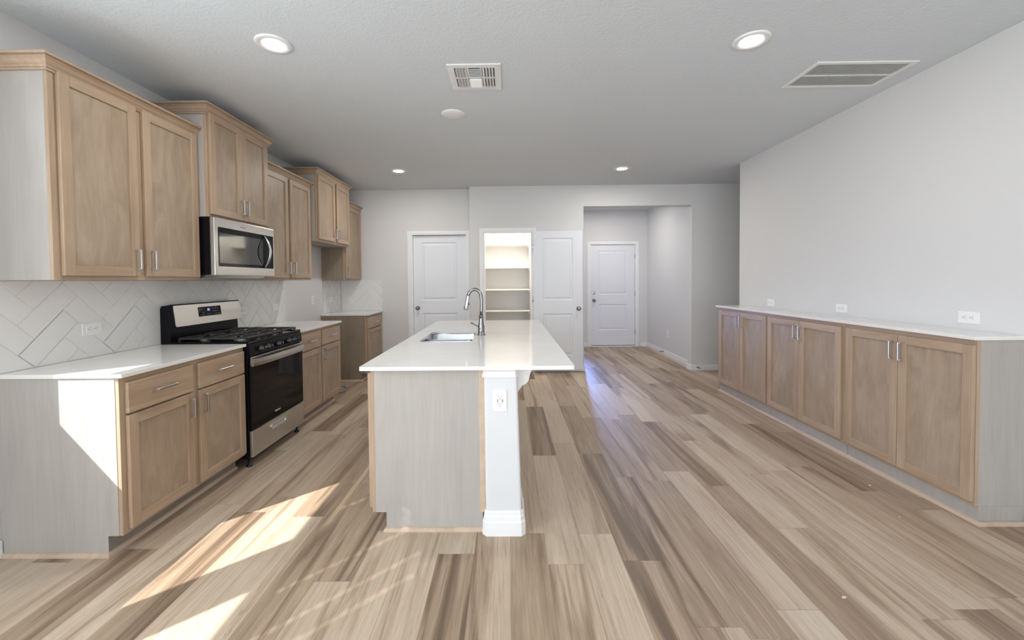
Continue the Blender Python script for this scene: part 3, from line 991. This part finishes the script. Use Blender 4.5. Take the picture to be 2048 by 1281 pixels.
# white half wall with post end behind the island cabinet
t = thing('island_half_wall', 'white painted post end of the half wall under the island top', 'half wall', (-0.04, 2.165, 0))
bm = BM()
def post_ring(z, xl, xr, y0, r):
    pts = [(x, y) for x, y in rrect(xl, xr, y0, 4.485, r, 4)]
    return [bm.verts.new((x + 0.04, y - 2.165, z)) for x, y in pts]
rings = [post_ring(0.0, -0.1265, 0.068, 2.165, 0.014), post_ring(CB - 0.001, -0.1305, 0.046, 2.165, 0.014)]
for k in range(len(rings[0])):
    f = bm.faces.new((rings[0][k], rings[0][(k + 1) % len(rings[0])], rings[1][(k + 1) % len(rings[0])], rings[1][k])); f.smooth = False
bm.faces.new(rings[0][::-1]); bm.faces.new(rings[1])
obj('wall_body', bm, 'post_paint', t)
def collar(name, prof, xl, xr, yb):
    """moulding wrapped round the post end with clipped corners"""
    bm = BM()
    rings = []
    for o, z in prof:
        c = 0.012 + o * 0.6
        pts = [(xl - o, yb), (xl - o, 2.165 - o + c), (xl - o + c, 2.165 - o), (xr + o - c, 2.165 - o), (xr + o, 2.165 - o + c), (xr + o, yb)]
        rings.append([bm.verts.new((x + 0.04, y - 2.165, z)) for x, y in pts])
    n = len(prof)
    for a, b in zip(rings, rings[1:]):
        for k in range(len(a) - 1):
            bm.faces.new((a[k], a[k + 1], b[k + 1], b[k]))
    obj(name, bm, 'white_trim', t)
collar('base_trim', [(0.001, 0.132), (0.004, 0.132), (0.006, 0.122), (0.0065, 0.104), (0.010, 0.100), (0.011, 0.078), (0.016, 0.070), (0.018, 0.0)], -0.128, 0.067, 2.40)
collar('cap_trim', [(0.009, CB - 0.001), (0.009, 0.882), (0.005, 0.876), (0.006, 0.862), (0.0095, 0.856), (0.0095, 0.846), (0.005, 0.842), (-0.002, 0.841)], -0.131, 0.0455, 2.32)
# scrolled bracket under the overhang
bm = BM()
xo = 0.0475
prof = [(0, 0), (0.092, 0), (0.092, -0.016), (0.083, -0.022), (0.076, -0.036), (0.070, -0.050), (0.066, -0.070), (0.060, -0.088), (0.050, -0.100), (0.036, -0.108), (0.026, -0.112), (0.022, -0.122), (0.012, -0.132), (0.002, -0.150), (0, -0.160)]
add_prism(bm, [(xo + 0.04 + a, CB - 0.0015 + b) for a, b in prof], 'y', 0.075, 0.115)
obj('corbel', bm, 'white_trim', t)
o = outlet('white outlet with two charging ports on the island post', (-0.046, 2.1652, 0.722), '-y', horizontal=False, style='usb')

# ------------------------------------------------------------------ gas range
RY0, RY1 = Y1 + 0.002, Y2 - 0.001
t = thing('gas_range', 'stainless and black freestanding gas range with five knobs', 'range', (XF, RY0, 0), RL)
rw = RY1 - RY0          # local x 0..rw, local y: front negative (frame front of cabinets = 0)
fy = -0.030             # front face of the body
RB = XF - XW - 0.010
box_obj('body', (0, rw, fy + 0.002, RB, 0.065, 0.905), 'black_enamel', t, 0.003)
bm = BM()
add_box(bm, 0, rw, fy - 0.006, RB - 0.01, 0.9055, 0.920, bev=0.004, seg=2)
for a, b in ((0, 0.016), (rw - 0.016, rw)):
    add_box(bm, a, b, fy - 0.006, RB - 0.06, 0.918, 0.928, bev=0.003)
add_box(bm, 0.016, rw - 0.016, fy - 0.006, fy + 0.012, 0.918, 0.926, bev=0.003)
cook = obj('cooktop', bm, 'black_enamel', t)
# control panel and knobs
bm = BM()
add_prism(bm, [(fy - 0.004, 0.905), (fy - 0.010, 0.900), (fy - 0.016, 0.822), (fy, 0.818), (fy, 0.905)], 'x', 0.001, rw - 0.001)
panel = obj('control_panel', bm, 'black_enamel', t)
for ky in (3.097, 3.189, 3.338, 3.492, 3.585):
    bm = BM()
    kx = ky - RY0
    add_lathe(bm, [(0, fy - 0.010), (0.024, fy - 0.012), (0.024, fy - 0.019), (0.019, fy - 0.022), (0.018, fy - 0.046), (0.016, fy - 0.049), (0, fy - 0.049)], 24, (kx, 0, 0.858), 'y')
    add_box(bm, kx - 0.005, kx + 0.005, fy - 0.056, fy - 0.044, 0.840, 0.876, bev=0.002)
    k_ = obj('knob', bm, 'knob_black', t)
    bm = BM(); add_box(bm, kx - 0.0008, kx + 0.0008, fy - 0.0565, fy - 0.0558, 0.862, 0.875)
    obj('pointer_mark', bm, 'letter_white', k_)
# grates: three cast iron sections and five burners
for k in range(3):
    a = 0.028 + k * (rw - 0.056) / 3
    b = a + (rw - 0.056) / 3 - 0.004
    bm = BM()
    ya, yb = fy + 0.018, RB - 0.105
    tz0, tz1 = 0.941, 0.956
    for x in (a + 0.006, b - 0.006):
        add_box(bm, x - 0.006, x + 0.006, ya, yb, tz0, tz1, bev=0.003)
    for y in (ya + 0.006, (ya + yb) / 2, yb - 0.006):
        add_box(bm, a, b, y - 0.006, y + 0.006, tz0, tz1, bev=0.003)
    m = (a + b) / 2
    for y0_, y1_ in ((ya, (ya + yb) / 2), ((ya + yb) / 2, yb)):
        c = (y0_ + y1_) / 2
        for s in (-1, 1):
            add_box(bm, m + s * 0.035, m + s * (b - a) / 2, c - 0.005, c + 0.005, tz0, tz1, bev=0.002)
            add_box(bm, m - 0.005, m + 0.005, c + s * 0.035, c + s * (y1_ - y0_) / 2, tz0, tz1, bev=0.002)
            for q in (-1, 1):
                add_box(bm, m + s * 0.055 - 0.004, m + s * 0.055 + 0.004, c + q * 0.04, c + q * (y1_ - y0_) / 2, tz0, tz1, bev=0.002)
    for x in (a + 0.008, b - 0.008):
        for y in (ya + 0.010, yb - 0.010):
            add_box(bm, x - 0.006, x + 0.006, y - 0.006, y + 0.006, 0.9205, tz0 + 0.002)
    obj('grate', bm, 'cast_iron', t)
for bx, by, br in ((0.15, 0.11, 0.05), (0.15, 0.39, 0.038), (rw / 2, 0.25, 0.045), (rw - 0.15, 0.11, 0.04), (rw - 0.15, 0.39, 0.05)):
    bm = BM(); add_lathe(bm, [(0, 0.9205), (br, 0.9205), (br, 0.928), (br * 0.8, 0.932), (0, 0.932)], 24, (bx, by, 0))
    b_ = obj('burner', bm, 'burner_alloy', t)
    bm = BM(); add_lathe(bm, [(0, 0.9322), (br * 0.78, 0.9322), (br * 0.78, 0.937), (br * 0.7, 0.939), (0, 0.939)], 24, (bx, by, 0))
    obj('burner_cap', bm, 'cast_iron', b_)
# backguard with console
bg1 = RB
bm = BM()
add_prism(bm, [(bg1 - 0.075, 0.920), (bg1 - 0.070, 1.028), (bg1 - 0.108, 1.036), (bg1 - 0.088, 1.196), (bg1 - 0.080, 1.202), (bg1 - 0.012, 1.190), (bg1 - 0.002, 1.17), (bg1 - 0.002, 0.905), (bg1 - 0.075, 0.905)], 'x', 0.004, rw - 0.004)
bgd = obj('backguard', bm, 'black_enamel', t)
def console(u, v, d_):
    """u along width, v 0..1 up the sloped console face, d_ outward"""
    n = Vector((0, -0.9923, -0.124))
    p = Vector((u, bg1 - 0.108 + 0.020 * v, 1.036 + 0.160 * v))
    return p + n * d_
def console_slab(bm, pts, d0, d1):
    A = [bm.verts.new(console(u, v, d0)) for u, v in pts]
    B = [bm.verts.new(console(u, v, d1)) for u, v in pts]
    for k in range(len(A)):
        bm.faces.new((A[k], A[(k + 1) % len(A)], B[(k + 1) % len(A)], B[k]))
    bm.faces.new(B); bm.faces.new(A[::-1])
def rr_uv(u0, u1, v0, v1, r):
    return [(x, y / 0.16) for x, y in rrect(u0, u1, v0 * 0.16, v1 * 0.16, r, 4)]
bm = BM(); console_slab(bm, rr_uv(0.012, rw - 0.006, 0.01, 0.985, 0.012), 0.0004, 0.003)
obj('console_face', bm, 'stainless', t)
bm = BM(); console_slab(bm, rr_uv(0.245, 0.498, 0.36, 0.83, 0.006), 0.0032, 0.0046)
dsp = obj('display_panel', bm, 'black_glass', t)
nrm = Vector((0, -0.9923, -0.124)); upv = Vector((0, 0.124, 0.9923)); rgt = Vector((1, 0, 0))
def console_matrix(u, v):
    p = console(u, v, 0.0048)
    m = Matrix((rgt, upv, -Vector((0, 0.9923, 0.124)))).transposed().to_4x4()
    m.translation = p
    return m
text_obj('clock_digits', '00', 0.026, 'display_blue', dsp, console_matrix(0.356, 0.665))
for u, v in ((0.262, 0.72), (0.286, 0.72), (0.29, 0.55), (0.268, 0.44), (0.292, 0.44), (0.345, 0.44), (0.37, 0.44), (0.41, 0.72), (0.435, 0.72), (0.46, 0.72), (0.41, 0.58), (0.435, 0.58), (0.46, 0.58), (0.435, 0.44), (0.463, 0.44), (0.478, 0.44)):
    bm = BM()
    console_slab(bm, rr_uv(u - 0.004, u + 0.004, v - 0.022, v + 0.022, 0.002), 0.0047, 0.0052)
    obj('button_mark', bm, 'letter_grey', dsp)
# oven door
bm = BM()
add_box(bm, 0.002, rw - 0.002, fy - 0.020, fy, 0.276, 0.812, bev=0.003, seg=2)
door = obj('oven_door', bm, 'black_glass', t)
bm = BM()
add_box(bm, 0.002, rw - 0.002, fy - 0.0225, fy - 0.0202, 0.755, 0.812, bev=0.001)
obj('door_trim', bm, 'stainless', door)
bm = BM()
n = 16
hp = []
for k in range(n + 1):
    s = k / n
    bow = 0.024 * (1 - (2 * s - 1) ** 4)
    hp.append((0.004 + (rw - 0.008) * s, fy - 0.026 - bow))
rings = [[bm.verts.new(p) for p in ((x, y - 0.012, 0.746), (x, y - 0.014, 0.770), (x, y - 0.010, 0.796), (x, y, 0.798), (x, y, 0.744))] for x, y in hp]
for a, b in zip(rings, rings[1:]):
    for q in range(5):
        bm.faces.new((a[q], a[(q + 1) % 5], b[(q + 1) % 5], b[q])).smooth = False
bm.faces.new(rings[0][::-1]); bm.faces.new(rings[-1])
for a, b in ((0.004, 0.03), (rw - 0.03, rw - 0.004)):
    add_box(bm, a, b, fy - 0.030, fy - 0.0226, 0.748, 0.794)
obj('oven_handle', bm, 'stainless', door)
mfront = Matrix(((1, 0, 0, 0), (0, 0, -1, 0), (0, 1, 0, 0), (0, 0, 0, 1)))
def front_m(x, y, z):
    return Matrix.Translation((x, y, z)) @ mfront
text_obj('door_lettering', 'Whirlpool', 0.019, 'letter_white', door, front_m(0.336, fy - 0.0206, 0.326))
# storage drawer with recessed pull
bm = BM()
add_box(bm, 0.002, rw - 0.002, fy - 0.020, fy, 0.076, 0.270, bev=0.003, seg=2)
drw = obj('storage_drawer', bm, 'stainless', t)
bm = BM()
a0 = rrect(0.245, 0.450, 0.196, 0.238, 0.016, 5)
a1 = rrect(0.253, 0.442, 0.203, 0.231, 0.012, 5)
A = [bm.verts.new((x, fy - 0.0202, z)) for x, z in a0]
B = [bm.verts.new((x, fy - 0.0260, z)) for x, z in a0]
C_ = [bm.verts.new((x, fy - 0.0260, z)) for x, z in a1]
D_ = [bm.verts.new((x, fy - 0.0204, z + 0.002)) for x, z in a1]
for p, q in ((A, B), (B, C_), (C_, D_)):
    for k in range(len(p)):
        bm.faces.new((p[k], p[(k + 1) % len(p)], q[(k + 1) % len(p)], q[k]))
bm.faces.new(D_)
obj('drawer_pull', bm, 'nickel', drw)
for lx in (0.035, rw - 0.035):
    for ly in (0.0, RB - 0.06):
        bm = BM(); add_lathe(bm, [(0, 0), (0.021, 0), (0.021, 0.012), (0.009, 0.016), (0.009, 0.066), (0, 0.066)], 14, (lx, ly, 0))
        obj('levelling_foot', bm, 'knob_black', t)

# ------------------------------------------------------------------ over-the-range microwave
t = thing('microwave', 'stainless over-the-range microwave with a curved handle', 'microwave', (XF, Y1 + 0.002, 0), RL)
mw = Y2 - Y1 - 0.004
mf = XF + 2.146          # local y of the door back plane (world X = -2.146)
mback = XF - XW - 0.009
mz0, mz1 = 1.414, 1.835
bm = BM()
add_box(bm, 0, mw, mf, mback, mz0 + 0.004, mz1, bev=0.003)
body = obj('body', bm, 'black_enamel', t)
bm = BM()
add_prism(bm, [(mf + 0.02, mz0 + 0.0035), (mf + 0.06, mz0 - 0.018), (mback - 0.03, mz0 - 0.018), (mback - 0.02, mz0 + 0.0035)], 'x', 0.03, mw - 0.03)
obj('hood_bottom', bm, 'stainless', t)
bm = BM()
add_box(bm, 0, mw, mf - 0.034, mf - 0.0005, mz0, mz1, bev=0.004, seg=2)
dr = obj('microwave_door', bm, 'stainless', t)
bm = BM()
pts = rrect(0.038, mw - 0.018, 1.480, 1.769, 0.008, 4)
A = [bm.verts.new((x, mf - 0.0342, z)) for x, z in pts]; B = [bm.verts.new((x, mf - 0.0362, z)) for x, z in pts]
for k in range(len(A)):
    bm.faces.new((A[k], A[(k + 1) % len(A)], B[(k + 1) % len(A)], B[k]))
bm.faces.new(B); bm.faces.new(A[::-1])
gl = obj('door_glass', bm, 'black_glass', dr)
bm = BM()
pts = rrect(0.046, mw - 0.175, 1.505, 1.728, 0.004, 3)
A = [bm.verts.new((x, mf - 0.0363, z)) for x, z in pts]; B = [bm.verts.new((x, mf - 0.0368, z)) for x, z in pts]
for k in range(len(A)):
    bm.faces.new((A[k], A[(k + 1) % len(A)], B[(k + 1) % len(A)], B[k]))
bm.faces.new(B); bm.faces.new(A[::-1])
obj('viewing_window', bm, 'smoky_glass', dr)
bm = BM()
n = 20
rings = []
for k in range(n + 1):
    s = k / n
    z = 1.487 + 0.273 * s
    bow = 0.052 * math.sin(math.pi * s) ** 0.9
    y = mf - 0.037 - bow
    x = mw - 0.157
    wv = 0.006 + 0.010 * math.sin(math.pi * s)
    rings.append([bm.verts.new((x + wv * math.cos(a), y - 0.004 + 0.006 * math.sin(a), z)) for a in [2 * math.pi * q / 10 for q in range(10)]])
for a, b in zip(rings, rings[1:]):
    for q in range(10):
        bm.faces.new((a[q], a[(q + 1) % 10], b[(q + 1) % 10], b[q])).smooth = True
bm.faces.new(rings[0][::-1]); bm.faces.new(rings[-1])
obj('handle', bm, 'nickel', dr)
text_obj('door_lettering', 'Whirlpool', 0.017, 'letter_grey', dr, front_m(0.325, mf - 0.0344, 1.797))

# ------------------------------------------------------------------ ceiling fittings
def can_light(x, y, label, power):
    t = thing('ceiling_light', label, 'ceiling light', (x, y, H), 0, 'round recessed ceiling lights')
    bm = BM()
    add_lathe(bm, [(0.099, -0.0003), (0.099, -0.004), (0.094, -0.008), (0.082, -0.010), (0.066, -0.007), (0.062, -0.003)], 40)
    obj('trim_ring', bm, 'white_trim', t)
    bm = BM()
    add_lathe(bm, [(0.0625, -0.0025), (0.05, -0.0045), (0, -0.005)], 40)
    obj('lens', bm, 'lamp_lens', t)
    lamp('ceiling_lamp', 'AREA', (x, y, H - 0.013), (0, 0, -1), power, (1.0, 0.97, 0.93), shape='DISK', size=0.13)
can_light(-1.338, 2.40, 'lit round recessed ceiling light over the aisle by the first wall cabinet', 9)
can_light(1.425, 2.435, 'lit round recessed ceiling light beside the large return grille', 8)
can_light(-1.352, 5.17, 'lit round recessed ceiling light before the closed back door', 11)
can_light(1.437, 5.18, 'lit round recessed ceiling light before the hall opening', 11)

t = thing('speaker_cover', 'plain round white cover disc on the ceiling beyond the supply vent', 'ceiling cover', (-0.437, 3.437, H))
bm = BM()
add_lathe(bm, [(0.0985, -0.0003), (0.0985, -0.005), (0.092, -0.010), (0.06, -0.016), (0, -0.018)], 40)
obj('disc', bm, 'vent_white', t)

# supply register, 0.35 x 0.35
t = thing('supply_vent', 'square white ceiling register with curved louvres in three banks', 'vent', (-0.205, 2.82, H))
bm = BM()
o_, i_ = 0.174, 0.130
for a, b, c, d_ in ((-o_, o_, -o_, -i_), (-o_, o_, i_, o_), (-o_, -i_, -i_, i_), (i_, o_, -i_, i_)):
    add_box(bm, a, b, c, d_, -0.008, -0.0003, bev=0.002)
add_box(bm, -i_, i_, -0.006, 0.006, -0.009, -0.003)
for s in (-1, 1):
    add_box(bm, s * 0.043 - 0.004, s * 0.043 + 0.004, -i_, i_, -0.009, -0.003)
obj('frame', bm, 'vent_white', t)
box_obj('duct_shadow', (-i_, i_, -i_, i_, -0.0012, -0.0004), 'duct_dark', t)
bm = BM()
def blade(p0, p1, lean):
    p0, p1, lean = Vector(p0), Vector(p1), Vector(lean)
    q = [bm.verts.new(v) for v in (p0 + Vector((0, 0, -0.002)), p1 + Vector((0, 0, -0.002)), p1 + lean * 0.6 + Vector((0, 0, -0.007)), p0 + lean * 0.6 + Vector((0, 0, -0.007)), p0 + lean + Vector((0, 0, -0.0145)), p1 + lean + Vector((0, 0, -0.0145)))]
    bm.faces.new((q[0], q[1], q[2], q[3])); bm.faces.new((q[3], q[2], q[5], q[4]))
for y0_, y1_ in ((-i_, -0.007), (0.007, i_)):
    for k in range(4):
        x = 0.050 + 0.0195 * k
        blade((x, y0_, 0), (x, y1_, 0), (0.014, 0, 0))
        blade((-x, y0_, 0), (-x, y1_, 0), (-0.014, 0, 0))
for k in range(7):
    y = 0.010 + 0.0165 * k
    blade((-0.038, y, 0), (0.038, y, 0), (0, 0.013, 0))
    blade((-0.038, -y, 0), (0.038, -y, 0), (0, -0.013, 0))
lv = obj('louvres', bm, 'vent_white', t, fix=False)
sm = lv.modifiers.new('thickness', 'SOLIDIFY'); sm.thickness = 0.0012

# return grille
t = thing('return_grille', 'wide white return air grille with fine bars on the ceiling', 'vent', (2.316, 2.856, H))
hx2, hy2 = 0.325, 0.175
bm = BM()
for a, b, c, d_ in ((-hx2, hx2, -hy2, -hy2 + 0.028), (-hx2, hx2, hy2 - 0.028, hy2), (-hx2, -hx2 + 0.028, -hy2 + 0.028, hy2 - 0.028), (hx2 - 0.028, hx2, -hy2 + 0.028, hy2 - 0.028)):
    add_box(bm, a, b, c, d_, -0.009, -0.0003, bev=0.002)
add_box(bm, -hx2 + 0.028, hx2 - 0.028, -0.006, 0.006, -0.009, -0.002)
obj('frame', bm, 'vent_white', t)
box_obj('filter', (-hx2 + 0.028, hx2 - 0.028, -hy2 + 0.028, hy2 - 0.028, -0.0015, -0.0004), 'filter_grey', t)
bm = BM()
x = -hx2 + 0.034
while x < hx2 - 0.03:
    q = [bm.verts.new(p) for p in ((x + 0.006, -hy2 + 0.028, -0.002), (x + 0.006, hy2 - 0.028, -0.002), (x, hy2 - 0.028, -0.008), (x, -hy2 + 0.028, -0.008))]
    bm.faces.new(q)
    x += 0.0125
gb = obj('grille_bars', bm, 'vent_white', t, fix=False)
sm = gb.modifiers.new('thickness', 'SOLIDIFY'); sm.thickness = 0.0015

# ------------------------------------------------------------------ small things on the floor
bm = BM()
pts = []
for k in range(25):
    s = k / 24
    a = R(-100 + 250 * s)
    pts.append((-2.17 + 0.145 * math.cos(a), 5.06 + 0.19 * math.sin(a), 0.0085 + 0.006 * math.sin(s * 3.1)))
pts = [(-2.50, 4.80, 0.0085), (-2.38, 4.83, 0.0085)] + pts + [(-2.42, 5.16, 0.0085), (-2.50, 5.17, 0.0085)]
add_tube(bm, pts, 0.008, 10)
tag(obj('water_line', bm, 'grey_tubing'), 'loop of grey tubing on the floor of the refrigerator space', 'tubing')
for x, y, s, lab in ((2.345, 2.666, 0.010, 'tiny pale chip on the floor by the low cabinet doors'), (1.414, 1.724, 0.012, 'tiny pale sliver on the open floor near the camera'), (2.201, 2.311, 0.006, 'tiny pale speck on the floor before the closest low cabinet')):
    bm = BM()
    add_prism(bm, [(x - s, y - s * 0.3), (x + s * 0.2, y - s * 0.5), (x + s, y + s * 0.2), (x - s * 0.3, y + s * 0.5)], 'z', 0.0002, 0.003)
    tag(obj('wood_chip', bm, 'pale_wood_chip'), lab, 'debris', 'chips on the floor')
